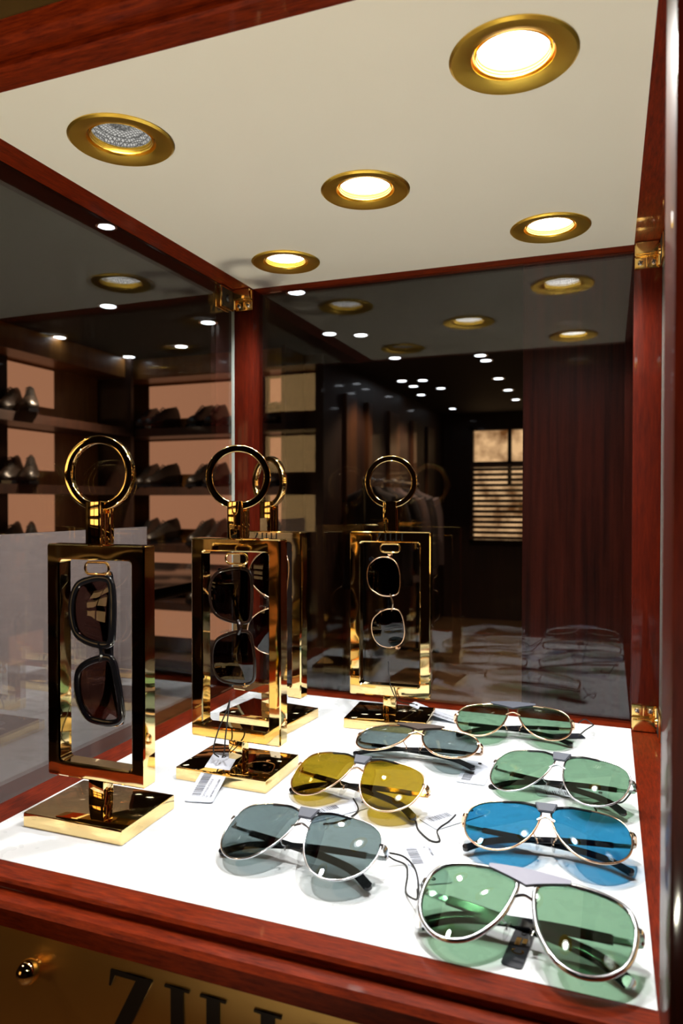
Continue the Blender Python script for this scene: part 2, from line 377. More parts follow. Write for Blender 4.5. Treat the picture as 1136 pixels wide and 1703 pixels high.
up = thing('added_uplight', 'added black uplight out of view in front of the case, brightening the cream top', 'uplight', (.25, -1.95, ZF))  # added uplight, out of view, put in to brighten the cream top
bm = bmesh.new(); lathe(bm, [(.0001, 0), (.09, 0), (.09, .02), (.075, .03), (.075, .14), (.068, .14), (.05, .06), (.0001, .055)], 32); obj('housing', bm, BLACK, up)
bm = bmesh.new(); lathe(bm, [(.0001, .062), (.03, .062)], 24); obj('bulb', bm, ON, up)
lamp('added_uplight_lamp', 'SPOT', (.25, -1.95, ZF+.16), 132, (1, .93, .73), rot=Vector((0, 1.64, 1.56)).to_track_quat('-Z', 'Y').to_euler(), spot_size=R(21.5), spot_blend=.3, shadow_soft_size=.05)
lamp('added_screen_light', 'SPOT', (.9, -1.6, 1.15), 26, (1, .93, .9), rot=Vector((-1.03, 1.3, -1.05)).to_track_quat('-Z', 'Y').to_euler(), spot_size=R(30), spot_blend=.5, shadow_soft_size=.03)  # added lamp without a fixture, brightens the grey screen

# ------------------------------------------------------------------ the display case
CW, CY, CH = .4918, -.4905, .56
case = thing('display_case', 'glossy mahogany and glass display case with white shelf and cream lit top', 'display case')
bx('white_shelf', (0, CY, -.006), (CW, 0, 0), WHITE, case)
PT = .03
bx('sill', (-PT, CY, -.03), (0, 0, -.0002), WOOD, case); bx('sill', (CW, CY, -.03), (CW+PT, 0, -.0002), WOOD, case)
bx('sill', (-PT, 0, -.03), (CW+PT, PT, -.0002), WOODX, case)
# front rail with its stepped nose
def front_rail(z, s):
    bm = bmesh.new()
    prof = [(CY, 0), (CY-.0185, 0), (CY-.0205, .002), (CY-.0205, .0055), (CY-.0195, .007), (CY-.031, .0075), (CY-.0345, .0105), (CY-.0345, .0225), (CY-.031, .025), (CY, .025)]
    prism(bm, prof, -.06, .56, lambda y, q, n: Vector((n, y, z + s*q)))
    return obj('front_rail', bm, WOODX, case, smooth=True)
front_rail(-.0002, -1); front_rail(CH, 1)
# cream top with the five round openings
XA, XB, YF, YB = .0908, .405, -.4037, -.0873
LPOS = [(XA, YF), (XB, YF), ((XA+XB)/2, (YF+YB)/2), (XB, YB), (XA, YB)]
bm = bmesh.new()
def loop(pts):
    v = [bm.verts.new((x, y, CH)) for x, y in pts]
    for i in range(len(v)): bm.edges.new((v[i], v[(i+1) % len(v)]))
loop([(0, CY), (CW, CY), (CW, 0), (0, 0)])
for cx, cy in LPOS: loop([(cx+.030*math.cos(2*math.pi*k/32), cy+.030*math.sin(2*math.pi*k/32)) for k in range(32)])
bmesh.ops.triangle_fill(bm, edges=bm.edges[:], use_beauty=True)
obj('cream_top', bm, CEIL, case, smooth=False)
bx('soffit', (-PT, CY, CH), (0, 0, CH+.02), WOOD, case); bx('soffit', (CW, CY, CH), (CW+PT, 0, CH+.02), WOOD, case)
bx('soffit', (-PT, 0, CH), (CW+PT, PT, CH+.02), WOODX, case)
bx('roof_box', (-PT, CY-.02, CH+.04), (CW+PT, PT, CH+.10), WOOD, case)
bx('brass_header', (-.06, CY-.0300, CH+.0250), (.56, CY-.02, CH+.16), BRASS, case)
bx('post', (-PT, 0, 0), (.0, PT, CH), WOODV, case, .0012); bx('post', (CW, 0, 0), (CW+PT, PT, CH), WOODV, case, .0012)
bx('post', (CW+.0006, CY-.060, -.05), (CW+PT, CY-.001, CH+.05), WOODV, case, .002)
bx('cabinet_body', (-PT, CY-.015, ZF), (CW+PT, PT, -.03), WOODX, case)
TG = .0022
def pane(a, b, m): return bx('glass_pane', a, b, m, case)
pane((-PT-.004, CY, .001), (-PT, -.0005, CH-.001), PANE)
pane((CW+PT, CY, .001), (CW+PT+.004, -.0005, CH-.001), PANE)
pane((.0005, .019, .001), (CW-.0005, .023, CH-.001), PANEB)
bx('pane_edge', (-PT-.004, -.0005, .001), (-PT, .0005, CH-.001), EDGE, case); bx('pane_edge', (CW+PT, -.0005, .001), (CW+PT+.004, .0005, CH-.001), EDGE, case)

# hinges: plate with two screws on the post, clamp on the side pane
def hinge(left, top):
    sgn = 1 if left else -1
    x0 = -PT if left else CW + PT          # pane plane
    zb = CH if top else 0; s = -1 if top else 1
    h = bpy.data.objects.new('glass_hinge', None); C.objects.link(h); h.parent = case
    X = lambda u: x0 + sgn*u                # u from the pane towards the case inside
    def b(nm, u0, u1, y0, y1, q0, q1, m=HGOLD, bev=.0012):
        return bx(nm, (min(X(u0), X(u1)), y0, min(zb+s*q0, zb+s*q1)), (max(X(u0), X(u1)), y1, max(zb+s*q0, zb+s*q1)), m, h, bev)
    b('mounting_plate', .003, .0295, -.0022, 0, .001, .0295, bev=.001)
    b('hinge_block', .004, .0285, -.0095, -.0022, .001, .0145, bev=.0008)
    b('rib', .0150, .0172, -.0045, -.0022, .0145, .0285, bev=.0005)
    b('ledge', .003, .0295, -.0075, -.0022, .0140, .0162, bev=.0006)
    for u in (.0092, .0232):
        bm = bmesh.new(); lathe(bm, [(.0001, .0022), (.0022, .0020), (.0032, .0006), (.0034, 0)], 20)
        for v in bm.verts: v.co = Vector((X(u)+v.co.x, -.0022-v.co.z, zb+s*.0225+v.co.y))
        obj('screw', bm, SCREW, h)
        bm = bmesh.new()
        for a in (0, math.pi/2):
            dx, dz = .0024*math.cos(a+.5), .0024*math.sin(a+.5)
            tube(bm, [(X(u)-dx, -.0044, zb+s*.0225-dz), (X(u)+dx, -.0044, zb+s*.0225+dz)], .0005, n=6)
        obj('screw_slot', bm, DARK, h)
    bm = bmesh.new(); tube(bm, [(X(.0028), -.0050, zb+s*.003), (X(.0028), -.0050, zb+s*.028)], .0028, n=14); obj('knuckle', bm, HGOLD, h)
    # clamp leaves on both faces of the glass
    b('clamp_leaf', .0002, .0030, -.040, -.006, -.0 + .002, .031, bev=.0008)
    b('clamp_leaf', -.0070, -.0042, -.040, -.006, .002, .031, bev=.0008)
    b('gasket', .0030, .0034, -.038, -.008, .004, .029, DARK, bev=.0)
    bm = bmesh.new(); lathe(bm, [(.0001, .0030), (.0045, .0026), (.0055, .0008), (.0056, 0)], 20)
    for v in bm.verts: v.co = Vector((X(.0032)+sgn*v.co.z, -.022+v.co.x, zb+s*.0165+v.co.y))
    obj('clamp_screw', bm, DARK if left else HGOLD, h)
for L_ in (True, False):
    for T_ in (True, False):
        if L_ and not T_: continue
        hinge(L_, T_)

# brass sign below the front rail
SY = CY-.0305
sign = thing('brass_sign', 'satin brass front panel below the case with black serif letters ZILLI', 'sign', (.2, SY, -.14))
def so(p): return Vector(p)
bx('plate', (-.35, -.0, -.06), (.40, .004, .1145), BRASS, sign, .0008)
def glyph(ch, x, z, h, fn, w=None):
    """serif capital as polygons; returns bmesh"""
    bm = bmesh.new(); P = []
    if ch == 'Z':
        w = w or .78*h
        P += [[(0, .76), (.035, .76), (.10, .93), (.60, .93), (.60, 1), (.03, 1)], [(.62, 1), (.30, 1), (.30, .955), (.53, .955)],
              [(.74, .97), (.74, 1), (.50, 1), (.0, .03), (.0, 0), (.24, 0)], [(0, 0), (.72, 0), (.72, .05), (.2, .05)], [(.72, 0), (.78, .26), (.745, .26), (.60, .05), (.6, .0)]]
    elif ch == 'I':
        P += [[(.10, 0), (.30, 0), (.30, 1), (.10, 1)], [(0, .965), (.40, .965), (.40, 1), (0, 1)], [(0, 0), (.40, 0), (.40, .035), (0, .035)]]
    elif ch == 'L':
        P += [[(.10, 0), (.30, 0), (.30, 1), (.10, 1)], [(0, .965), (.40, .965), (.40, 1), (0, 1)], [(0, 0), (.66, 0), (.66, .04), (0, .04)], [(.56, 0), (.66, 0), (.70, .26), (.67, .26)]]
    elif ch == 'C':
        P += [[(.35+.35*math.cos(a)*r, .5+.5*math.sin(a)*r) for a, r in [(.7+k*.35, 1) for k in range(15)] + [(.7+k*.35, .68) for k in range(14, -1, -1)]]]
    e = 0
    for poly in P:
        prism(bm, [(x+px*h, z+pz*h) for px, pz in poly], 0, .0012 + e, fn); e += .00007
    return bm
for ch, x in (('Z', .170), ('I', .2117), ('L', .2370), ('L', .2735), ('I', .3100)):
    o = obj('letter_' + ch.lower(), glyph(ch, x-.2, -.0335+.14-.044, .044, lambda a, b, n: Vector((a, -.0002-n, b))), INK, sign, smooth=False)
kx, ky, kz = .111-.2, -.0085, -.0449+.14
bm = bmesh.new(); bmesh.ops.create_uvsphere(bm, u_segments=28, v_segments=16, radius=.0078)
for v in bm.verts: v.co = Vector((v.co.x+kx, v.co.y+ky, v.co.z+kz))
kn = obj('knob', bm, GOLD, sign)
bm = bmesh.new(); lathe(bm, [(.0001, .0), (.0032, 0), (.0032, .0015), (.0026, .003), (.0026, .007)], 24)
for v in bm.verts: v.co = Vector((v.co.x+kx, -v.co.z, v.co.y+kz))
obj('knob_stem', bm, GOLD, kn)

# downlights
def downlight(cx, cy, gm, pw, label):
    t = thing('downlight', label, 'light', (cx, cy, CH), 0, 'gold downlights in the cream top')
    bm = bmesh.new()
    lathe(bm, [(.0300, .001), (.0415, .0), (.0422, -.0012), (.0405, -.0026), (.034, -.0024), (.0275, -.0004), (.0266, .0020), (.0264, .006)], 64); obj('trim_ring', bm, GOLDB, t)
    bm = bmesh.new(); lathe(bm, [(.0256, .0030), (.0252, .0008), (.0247, .0006), (.0246, .0022), (.0241, .0024), (.0240, .0040), (.0235, .0042), (.0234, .0056)], 64); obj('baffle', bm, GOLDB, t)
    bm = bmesh.new(); lathe(bm, [(.0266, .006), (.0262, .012), (.0238, .012)], 48); obj('gap_ring', bm, DARK, t)
    bm = bmesh.new()
    rr = lathe(bm, [(.0236, .0052), (.0228, .0080), (.0200, .0105), (.0150, .0125), (.0070, .0135)], 32)
    bm.faces.new(rr[-1]); obj('reflector', bm, gm, t, smooth=False)
    bm = bmesh.new(); lathe(bm, [(.0262, .012), (.031, .013), (.031, .035), (.0001, .036)], 32); obj('housing', bm, DARK, t)
    lamp('downlight_lamp', 'SPOT', (cx, cy, CH+.0035), pw, (1, .97, .92), spot_size=R(140), spot_blend=.7, shadow_soft_size=.012)
def refl(name, s, g):
    return glow(name, (1.0, .97, .90), s, g)
for (cx, cy), s, g, pw, lab in zip(LPOS, (.55, 14, 10, 12, 4), (.08, .8, .5, .35, .15), (1, 1.3, 1, 1.1, .9),
        ('gold ringed downlight glowing dimly at the front left of the cream top', 'largest gold ringed downlight, blazing white at the front right of the cream top',
         'gold ringed downlight lit in the centre of the cream top', 'gold ringed downlight lit at the back right of the cream top', 'gold ringed downlight at the back left corner of the cream top')):
    downlight(cx, cy, refl('lamp_reflector', s, g), LAMP_W*pw, lab)

# ------------------------------------------------------------------ gold stands
def rrect(w, h, r, n=5):
    out = []
    for cx, cy, a0 in ((w/2-r, h/2-r, 0), (-w/2+r, h/2-r, 90), (-w/2+r, -h/2+r, 180), (w/2-r, -h/2+r, 270)):
        for k in range(n+1): a = R(a0+90*k/n); out.append((cx+r*math.cos(a), cy+r*math.sin(a)))
    return out
def stand(x, y, rz, label, ringrot, letters=False, fw=.0975, fd=.0155):
    t = thing('eyewear_stand', label, 'stand', (x, y, 0), rz, 'gold eyewear stands on the white shelf')
    bx('base', (-.048, -.036, 0), (.048, .036, .012), GOLD, t, .0013)
    bx('stem', (-.0075, -.0065, .012), (.0075, .0065, .0335), GOLD, t, .0008)
    # frame: rectangular section ring with rounded edges
    bm = bmesh.new(); z0, z1 = .033, .2285; bar = .0128; zc = (z0+z1)/2
    def lp(w, h, r, yy): return [bm.verts.new((px, yy, zc+pz)) for px, pz in rrect(w, h, r)]
    H_ = z1-z0; e = .0012
    L = [lp(fw-2*e, H_-2*e, .0012, -fd/2), lp(fw, H_, .0022, -fd/2+e), lp(fw, H_, .0022, fd/2-e), lp(fw-2*e, H_-2*e, .0012, fd/2),
         lp(fw-2*bar+2*e, H_-2*bar+2*e, .004, fd/2), lp(fw-2*bar, H_-2*bar, .0035, fd/2-e), lp(fw-2*bar, H_-2*bar, .0035, -fd/2+e), lp(fw-2*bar+2*e, H_-2*bar+2*e, .004, -fd/2)]
    for i in range(8):
        A, B = L[i], L[(i+1) % 8]
        for k in range(len(A)): bm.faces.new((A[k], A[(k+1) % len(A)], B[(k+1) % len(A)], B[k]))
    obj('frame', bm, GOLD, t)
    bm = bmesh.new(); box(bm, (-.0075, -.009, .2285), (.0075, -.0034, .2645), .001); box(bm, (-.0075, .0034, .2285), (.0075, .009, .2645), .001)
    box(bm, (-.0070, -.0036, .2285), (.0070, .0036, .2545), .0004)
    obj('neck', bm, GOLD, t)
    bm = bmesh.new()
    sq = [(math.copysign(abs(math.cos(a))**.28, math.cos(a)), math.copysign(abs(math.sin(a))**.28, math.sin(a))) for a in [2*math.pi*(k+.5)/20 for k in range(20)]]
    c, s = math.cos(ringrot), math.sin(ringrot)
    tube(bm, [((.0278*math.cos(a))*c, (.0278*math.cos(a))*s, .2875+.0278*math.sin(a)) for a in [2*math.pi*k/72 for k in range(72)]], .0034, True, prof=sq, up=(-s, c, 0))
    obj('ring', bm, GOLD, t)
    # pill shaped loop the sunglasses hang from
    bm = bmesh.new(); pl = []
    for k in range(24):
        a = 2*math.pi*k/24; pl.append((math.cos(a)*.0046 + (.0072 if math.cos(a) >= 0 else -.0072), -.004, .2088+math.sin(a)*.0050))
    tube(bm, pl, .0011, True, n=10, up=(0, 1, 0))
    obj('hanging_loop', bm, GOLD, t)
    if letters:
        for ch, lx in (('Z', -.0165), ('I', -.0065), ('L', -.0005), ('L', .0065), ('I', .0135)):
            obj('letter_' + ch.lower(), glyph(ch, lx, .2180, .0085, lambda a, b, n: Vector((a, -fd/2+.0004-n*.5, b))), INK, t, smooth=False)
    return t
STANDS = [(.0705, -.4075, R(.5), 'gold ring topped eyewear stand at the front left, biggest and nearest of the stands', R(8), False),
          (.1305, -.2800, R(-.5), 'gold ring topped eyewear stand second from front, white card leaning on its base', R(30), False),
          (.0835, -.1185, R(-7), 'gold eyewear stand half hidden at the back left behind the second stand', R(-20), True),
          (.2235, -.0765, R(4), 'gold ring topped eyewear stand standing alone against the back pane', R(6), True)]
for a in STANDS: stand(*a)

# ------------------------------------------------------------------ sunglasses
AV = [(-30, 14), (-27, 21), (-15, 25), (5, 26), (22, 23), (30, 14), (31, 0), (27, -13), (17, -23), (4, -27), (-9, -24), (-19, -15), (-26, -3)]
SQ = [(-27, 12), (-24, 20), (-10, 22.5), (10, 23), (25, 20), (29, 10), (28, -4), (24, -16), (12, -22), (-4, -22), (-17, -17), (-24, -4)]
RD = [(-23, 10), (-20, 18), (-8, 22), (8, 21.5), (19, 16), (24, 4), (22, -9), (14, -18), (1, -21), (-12, -18), (-20, -8), (-23, 1)]
def sunglasses(label, M, s, g, asp, rimm, lensm, shape=AV, rim=.0008, brow='bar', browm=LEATH, tips=BLACK, sleeve=True, group='aviator sunglasses lying on the white shelf', cat='sunglasses', metal=None, loc=None, tspread=0., thick=None, tdepth=.0062, double=True):
    t = bpy.data.objects.new('sunglasses', None); C.objects.link(t); t.empty_display_size = .02
    t.matrix_world = M; t['label'] = label; t['category'] = cat; t['group'] = group
    metal = metal or rimm
    hw = max(p[0] for p in shape)/1000; nw = -min(p[0] for p in shape)/1000
    n_ = lambda x: -1.6*x*x
    ctr = (nw+g)*s
    D = sp([(x/1000, y/1000, 0) for x, y in shape], 6, True)
    for side in (-1, 1):
        out = [((p.x*s + ctr)*side, p.y*s*asp) for p in D]
        cx = ctr*side; cy = 0
        # lens: two curved faces
        bm = bmesh.new(); K = 6
        fr = []
        for off in (.0006, -.0006):
            rings = []
            for k in range(1, K+1):
                f = k/K
                rings.append([bm.verts.new((cx+(x-cx)*f, cy+(y-cy)*f, n_(cx+(x-cx)*f)+off+.0018*(1-f*f))) for x, y in out])
            c0 = bm.verts.new((cx, cy, n_(cx)+off+.0018))
            N = len(out)
            for i in range(N): bm.faces.new((c0, rings[0][i], rings[0][(i+1) % N]))
            for A, B in zip(rings, rings[1:]):
                for i in range(N): bm.faces.new((A[i], B[i], B[(i+1) % N], A[(i+1) % N]))
            fr.append(rings[-1])
        for i in range(N): bm.faces.new((fr[0][i], fr[1][i], fr[1][(i+1) % N], fr[0][(i+1) % N]))
        obj('lens', bm, lensm, t)
        bm = bmesh.new()
        rp = [(x+(x-cx)*.01, y+(y-cy)*.01, n_(x)) for x, y in out]
        if thick:
            pr = [(math.copysign(abs(math.cos(a))**.6, math.cos(a))*thick[0], math.copysign(abs(math.sin(a))**.6, math.sin(a))*thick[1]) for a in [2*math.pi*k/12 for k in range(12)]]
            tube(bm, rp, 1, True, prof=pr, up=(0, 0, 1))
        else: tube(bm, rp, rim, True, n=10, up=(0, 0, 1))
        rm = obj('rim', bm, rimm, t)
        # end piece and hinge barrel
        ex = (hw+nw+g)*s*side; ey = .010*s*asp
        bm = bmesh.new()
        pts = [(ex*.985, ey, n_(ex)), (ex*1.035, ey+.0005, n_(ex)-.0005), (ex*1.055, ey, n_(ex)-.003), (ex*1.055, ey, n_(ex)-.007)]
        tube(bm, sp(pts, 4), 1, prof=[(a*1., b*.0017) for a, b in ((.001, 1), (.001, -1), (-.001, -1), (-.001, 1))], up=(side, 0, .2))
        obj('end_piece', bm, metal, t)
        bm = bmesh.new(); tube(bm, [(ex*1.045, ey-.003, n_(ex)-.0075), (ex*1.045, ey+.003, n_(ex)-.0075)], .0013, n=10); obj('hinge', bm, metal, t)
        # nose pad on its wire arm
        px = (g*s+.0015)*side
        bm = bmesh.new(); tube(bm, sp([(px+side*.004, -.004, n_(px)-.0005), (px+side*.002, -.006, -.004), (px+side*.001, -.0045, -.007), (px, -.008, -.0075)], 4), .0005, n=6); pa = obj('pad_arm', bm, metal, t)
        bm = bmesh.new(); bmesh.ops.create_uvsphere(bm, u_segments=14, v_segments=8, radius=1)
        for v in bm.verts: v.co = Vector((px-side*.0003+v.co.x*.0013-side*v.co.y*.001, -.0085+v.co.y*.0062, -.0078+v.co.z*.0032))
        obj('nose_pad', bm, PAD, t)
        # temple folded behind the lenses, its tip drooping
        d = -.0110 if side > 0 else -.0135
        x0 = ex*1.035; L = 2*abs(ex)
        path = [(x0, ey, n_(ex)-.0085), (x0-side*.004, ey, n_(ex)-.0105), (x0-side*L*.35, ey-.004-tspread, d-.003), (x0-side*L*.65, ey-.008-tspread*2, d-.0035), (x0-side*L*.86, ey-.0135-tspread*2.5, d-.004), (x0-side*L*1.0, ey-.024-tspread*3, d-.0035)]
        pp = sp(path, 6)
        wid = lambda f: tdepth*(.62+.28*f) if not thick else tdepth*(.9+.2*f)
        prf = [(a, b) for a, b in ((.0007, .5), (.0007, -.5), (-.0007, -.5), (-.0007, .5))]
        cut = 8 if sleeve else 1
        def strip(seg, ws, m, nm, par=t):
            bm = bmesh.new(); rings = []
            for i, p in enumerate(seg):
                tt = (seg[min(i+1, len(seg)-1)]-seg[max(0, i-1)]).normalized()
                u = Vector((0, 0, 1)); u = (u-tt*tt.dot(u)).normalized(); v = tt.cross(u)
                w = ws[i]; rings.append([bm.verts.new(p+u*(.0009*a)+v*(w*b)) for a, b in ((1, .8), (1, -.8), (.3, -1), (-.3, -1), (-1, -.8), (-1, .8), (-.3, 1), (.3, 1))])
            for A, B in zip(rings, rings[1:]):
                for k in range(8): bm.faces.new((A[k], A[(k+1) % 8], B[(k+1) % 8], B[k]))
            bm.faces.new(rings[0]); bm.faces.new(rings[-1]); return obj(nm, bm, m, par)
        N2 = len(pp)-1
        te = strip(pp[:cut+1], [wid(i/N2)*.42 for i in range(cut+1)], metal, 'temple')
        strip(pp[cut:], [wid((cut+i)/N2)*.62 for i in range(len(pp)-cut)], tips, 'temple_sleeve', te)
        e = pp[-1]; bm = bmesh.new(); tube(bm, [e+Vector((0, 0, -.0012)), e+Vector((0, 0, .0014))], wid(1)*.5, n=12); obj('temple_end', bm, tips if rimm is not SILV or rim < .0012 else SILV, te)
    # bridges
    bm = bmesh.new(); by = .0095*s*asp
    tube(bm, sp([(-(g+.0015)*s-.001, by-.002, n_(g)), (0, by+.001, .0012), ((g+.0015)*s+.001, by-.002, n_(g))], 6), .0009 if not thick else .0022, n=8)
    obj('bridge', bm, metal if not thick else rimm, t)
    topy = .0262*s*asp
    if brow in ('bar', 'strip'):
        w = .036*s
        bm = bmesh.new(); tube(bm, sp([(-w, topy-.0015, n_(w)+.001), (-.02*s, topy-.0018, .001), (-.008, topy-.0045, .0018), (.008, topy-.0045, .0018), (.02*s, topy-.0018, .001), (w, topy-.0015, n_(w)+.001)], 6), .0009, n=8)
        obj('brow_bar', bm, BLACK if brow == 'bar' else metal, t)
    if brow == 'bar':
        bm = bmesh.new(); prism(bm, [(-.0085, topy-.0015), (.0085, topy-.0015), (.0055, topy-.0115), (-.0055, topy-.0115)], .0012, .0034, lambda x, y, n: Vector((x, y, n-1.6*x*x)))
        bmesh.ops.bevel(bm, geom=bm.edges[:], offset=.0006, segments=2, affect='EDGES'); obj('brow_patch', bm, browm, t)
    if brow == 'strip':
        bm = bmesh.new(); up_ = []; lo = []
        for k in range(17):
            x = -.027*s+.054*s*k/16; f = abs(k-8)/8
            up_.append((x, topy+.0012+.0008*(1-f))); lo.append((x, topy-.0100+.0085*f**.9))
        poly = up_+lo[::-1]
        a = [bm.verts.new((x, y, n_(x)+.0030)) for x, y in poly]; b = [bm.verts.new((x, y, n_(x)+.0008)) for x, y in poly]
        for k in range(16):
            bm.faces.new((a[k], a[k+1], a[33-k-1], a[33-k])); bm.faces.new((b[k], b[k+1], b[33-k-1], b[33-k]))
        for i in range(34): j = (i+1) % 34; bm.faces.new((a[i], a[j], b[j], b[i]))
        obj('brow_leather', bm, browm, t)
    return t
def pose(X, Y, Z, yw, ti, ro): return Matrix.Translation((X, Y, Z)) @ Matrix.Rotation(R(yw), 4, 'Z') @ Matrix.Rotation(R(ti), 4, 'X') @ Matrix.Rotation(R(ro), 4, 'Y')
sunglasses('large silver framed aviator sunglasses with green lenses nearest the front right corner', pose(.4196, -.4671, .0242, -5.5, 21.3, -.7), .9184, .0062, 1.1153, SILV, LG, rim=.0016, brow='strip', browm=LEATHP, tdepth=.0080, tips=BLACK)
sunglasses('silver framed aviator sunglasses with grey lenses in front of the amber pair', pose(.2574, -.4271, .0242, -5.3, 21.2, -2.5), .9202, .0058, 1.0972, SILV, LK)
sunglasses('gold framed aviator sunglasses with blue lenses', pose(.4242, -.3498, .0239, 3.2, 15.5, -1), .9045, .0044, 1.0853, ROSE, LB)
sunglasses('thin silver framed aviator sunglasses with green lenses behind the blue pair', pose(.4232, -.2400, .0241, -14.0, 23.4, -4.7), .911, .0054, 1.0999, SILV, LG)
sunglasses('gold framed aviator sunglasses with amber yellow lenses', pose(.2591, -.3108, .0244, -9.6, 24.4, -2.7), .9251, .0061, 1.0688, ROSE, LY)
sunglasses('gold framed aviator sunglasses with grey lenses and dark leather brow behind the amber pair', pose(.2838, -.1932, .0245, -1.3, 12.5, -2.4), .9293, .0062, .9609, ROSE, LK, brow='strip', browm=LEATHB, rim=.0011)
sunglasses('gold framed aviator sunglasses with green lenses by the back pane', pose(.3690, -.0935, .0242, 7.5, 20.6, -.9), .9185, .0058, 1.1186, ROSE, LG, brow='strip', browm=LEATH, rim=.001)
# hanging pairs: wearer's side to side axis runs down, the brow faces right
def hang(x, y, z, yw, lean=0): return Matrix.Translation((x, y, z)) @ Matrix.Rotation(R(yw), 4, 'Z') @ Matrix.Rotation(R(lean), 4, 'Y') @ Matrix(((0, 1, 0, 0), (0, 0, -1, 0), (-1, 0, 0, 0), (0, 0, 0, 1)))
hg = 'sunglasses hanging in the gold stands'
sunglasses('black framed sunglasses with brown lenses hanging in the nearest gold stand', hang(.0655, -.4100, .139, 0, -5), .98, .0055, .93, BLACK, LBR, SQ, thick=(.0022, .0030), brow=None, group=hg, metal=GOLD, tdepth=.006, sleeve=False)
sunglasses('gold edged oversized dark sunglasses hanging in the second gold stand', hang(.1235, -.282, .142, 10, -2), .93, .0045, 1.0, BROWN, LN, SQ, thick=(.0011, .0016), brow=None, group=hg, metal=GOLD, tdepth=.004)
sunglasses('gold rimmed dark sunglasses hanging in the half hidden back left stand', hang(.082, -.120, .142, 4, 2), .95, .0050, 1.0, ROSE, LN, AV, brow=None, group=hg, rim=.0009)
sunglasses('round gold rimmed dark sunglasses hanging in the stand against the back pane', hang(.2175, -.080, .1435, 8, -5), .97, .0085, .93, ROSE, LN, RD, brow=None, group=hg, rim=.0008)

# ------------------------------------------------------------------ price cards
def text_mesh(s, size):
    c = bpy.data.curves.new('t', 'FONT'); c.body = s; c.size = size; c.extrude = 0
    o = bpy.data.objects.new('t', c); C.objects.link(o); bpy.context.view_layer.update()
    me = bpy.data.meshes.new_from_object(o.evaluated_get(bpy.context.evaluated_depsgraph_get()))
    bpy.data.objects.remove(o); return me
def card(label, p00, p10, p01, p11=None, lines=('MB.40061-LUNET/0001', '02', 'CELLULOSE ACETATE'), m=PAPER, bars=True, bow=0., name='price_card', lm=INKG):
    """p00 -> p10 is the long edge, p00 -> p01 the short edge"""
    p00, p10, p01 = Vector(p00), Vector(p10), Vector(p01)
    lx = (p10-p00); ly = (p01-p00); L = lx.length; H_ = ly.length
    ex = lx.normalized(); ey = (ly-ex*ly.dot(ex)).normalized(); ez = ex.cross(ey)
    if ez.z < 0: ez = -ez
    t = bpy.data.objects.new(name, None); C.objects.link(t); t.empty_display_size = .01
    t.matrix_world = Matrix(((ex.x, ey.x, ez.x, p00.x), (ex.y, ey.y, ez.y, p00.y), (ex.z, ey.z, ez.z, p00.z), (0, 0, 0, 1)))
    tag(t, label, 'price card' if name == 'price_card' else 'label', 'price cards of the sunglasses')
    c = .0025; cc = lambda x: bow*math.sin(math.pi*max(0, min(1, x/L)))
    N = 14; bm = bmesh.new(); rings = []
    xs = [0, .0006, .0018] + [L*k/N for k in range(2, N-1)] + [L-.0018, L-.0006, L]
    for x in xs:
        q = min(x, L-x); ins = c*(1-math.sqrt(max(0, 1-(1-min(q, c)/c)**2)))
        rings.append([bm.verts.new((x, yy, cc(x)+zz)) for yy, zz in ((ins, 0), (H_-ins, 0), (H_-ins, .0005), (ins, .0005))])
    for A, B in zip(rings, rings[1:]):
        for k in range(4): bm.faces.new((A[k], A[(k+1) % 4], B[(k+1) % 4], B[k]))
    bm.faces.new(rings[0]); bm.faces.new(rings[-1])
    obj('card', bm, m, t)
    zz = .00062
    if bars:
        bm = bmesh.new(); x = L*.10; r = random.Random(3)
        while x < L*.52:
            w = r.choice((.0003, .0003, .0006, .0009))
            v = [bm.verts.new((a, b, cc(a)+zz)) for a, b in ((x, H_*.14), (x+w, H_*.14), (x+w, H_*.46), (x, H_*.46))]; bm.faces.new(v); x += w + r.choice((.0004, .0006, .0009))
        obj('barcode', bm, lm, t, smooth=False)
    for i, s in enumerate(lines):
        me = text_mesh(s, .0028)
        for v in me.vertices: v.co = Vector((v.co.x+L*.08, v.co.y+H_*(.80-.13*i), 0)); v.co.z = cc(v.co.x)+zz
        o = bpy.data.objects.new('printed_line', me); C.objects.link(o); me.materials.append(lm); o.parent = t
    bm = bmesh.new(); tube(bm, [(L*.90+.0014*math.cos(a), H_*.5+.0014*math.sin(a), cc(L*.9)+.0007) for a in [2*math.pi*k/14 for k in range(14)]], .0005, True, n=6); obj('eyelet', bm, CORD, t)
    return t
def cord(label, pts, r=.0007):
    bm = bmesh.new(); tube(bm, sp(pts, 8), r, n=6)
    return tag(obj('card_string', bm, CORD), label, 'string', 'black strings of the price cards')
card('white price card leaning from the base of the second stand down to the shelf', (.1188, -.3575, .0006), (.1030, -.2800, .0160), (.1448, -.3560, .0006), bow=.001)
cord('black string from the hanging dark sunglasses down to the leaning price card', [(.1240, -.2860, .0720), (.1225, -.2900, .062), (.1190, -.300, .045), (.1170, -.305, .028), (.1150, -.292, .0175)])
cord('second strand of black string below the hanging dark sunglasses', [(.1240, -.2860, .0720), (.1275, -.2960, .058), (.1300, -.305, .042), (.1290, -.305, .030), (.1190, -.292, .0175)])
card('white price card slanting off the base of the stand against the back pane', (.3000, -.0560, .0009), (.2385, -.0500, .0150), (.2970, -.0340, .0009), bow=-.001, lines=('02  LUNET/0001',))
cord('black string from the round hanging sunglasses to its slanting price card', [(.2225, -.083, .0745), (.2245, -.088, .062), (.2285, -.090, .045), (.2350, -.080, .028), (.2450, -.047, .0165)])
card('white price card standing behind the second stand on the half hidden base', (.1100, -.1660, .0125), (.1120, -.1560, .045), (.1260, -.1700, .0125), lines=('LUNET',), bars=False)
F = .0004
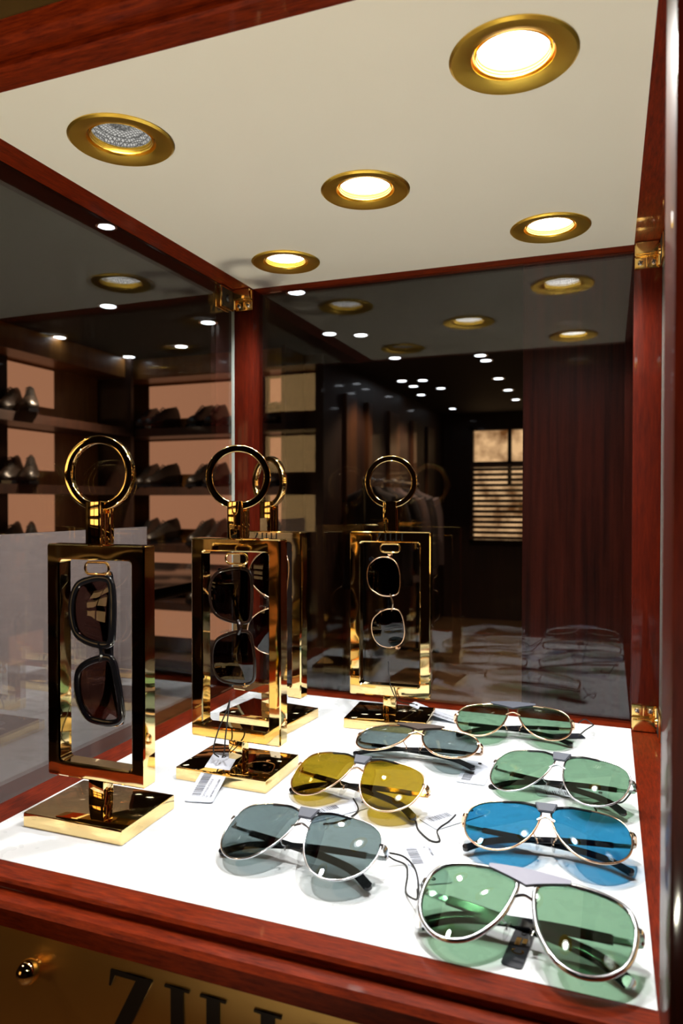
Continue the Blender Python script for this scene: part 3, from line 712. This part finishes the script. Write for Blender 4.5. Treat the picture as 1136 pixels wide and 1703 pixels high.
card('white price card under the amber sunglasses near the grey pair', (.222, -.343, F), (.262, -.292, F), (.2395, -.3570, F), lines=('MB.40061-LUNET/0002', '01'))
cord('black string curling from the card below the amber sunglasses', [(.2560, -.300, .001), (.268, -.322, .001), (.262, -.345, .001), (.250, -.356, .0012)])
card('white price card lying right of the amber sunglasses', (.3200, -.3180, F), (.3520, -.2760, F), (.3390, -.3320, F), lines=('LUNET/0003',))
cord('looped black string from the blue sunglasses towards the amber pair', [(.3560, -.3430, .020), (.350, -.338, .012), (.341, -.340, .004), (.345, -.350, .001), (.338, -.352, .001), (.325, -.338, .001), (.318, -.322, .001), (.3060, -.3100, .001)])
card('white price card with barcode below the leather browed grey sunglasses', (.3330, -.2290, F), (.3330, -.1700, F), (.3600, -.2270, F), lines=())
card('white price card showing between the thin silver framed green lenses', (.4080, -.2350, F), (.4700, -.2200, F), (.4020, -.2100, F), lines=('LUNET/0004', '02'))
card('white price card left of the large silver sunglasses', (.3180, -.3680, F), (.3450, -.4180, F), (.3400, -.3560, F), lines=('LUNET/0005', '02'))
cord('black string from the large silver sunglasses over its price card', [(.3540, -.4540, .018), (.3520, -.4480, .008), (.3400, -.4300, .001), (.3350, -.4080, .001), (.3300, -.3950, .001), (.3210, -.3960, .004), (.3150, -.400, .010)])
cord('second strand of string between the grey pair and the large silver sunglasses', [(.3540, -.4540, .018), (.3500, -.4350, .004), (.3430, -.4100, .001), (.3360, -.3960, .002), (.3270, -.3930, .006), (.3155, -.400, .010)])
card('small black card tied to the green sunglasses by the back pane', (.4080, -.0720, F), (.4440, -.0560, F), (.4120, -.0560, F), lines=(), bars=False, m=NAVY)
cord('string loop with the small black card at the back right', [(.4360, -.0600, .003), (.4430, -.0580, .010), (.4510, -.0500, .014), (.4500, -.0380, .012), (.4420, -.0360, .016), (.4360, -.0600, .018)])
cord('black string curls showing through the right green lens of the thin silver pair', [(.4850, -.2450, .018), (.4780, -.2520, .012), (.4680, -.2300, .002), (.4560, -.2360, .001), (.4580, -.2500, .001)])
t = card('black hang label with a gold mark below the bridge of the large silver sunglasses', (.4100, -.4820, F), (.4140, -.4450, F), (.4220, -.4840, F), lines=(), bars=False, m=NAVY, name='hang_label')
obj('gold_mark', glyph('C', 0, 0, .0075, lambda a, b, n: Vector((.012+a, .0028+b, .0007+n*.2))), HGOLD, t)
bxs('gold_block', [((.0205, .0032, .0007), (.0285, .0062, .0010)), ((.0235, .0070, .0007), (.0285, .0098, .0010))], HGOLD, t)
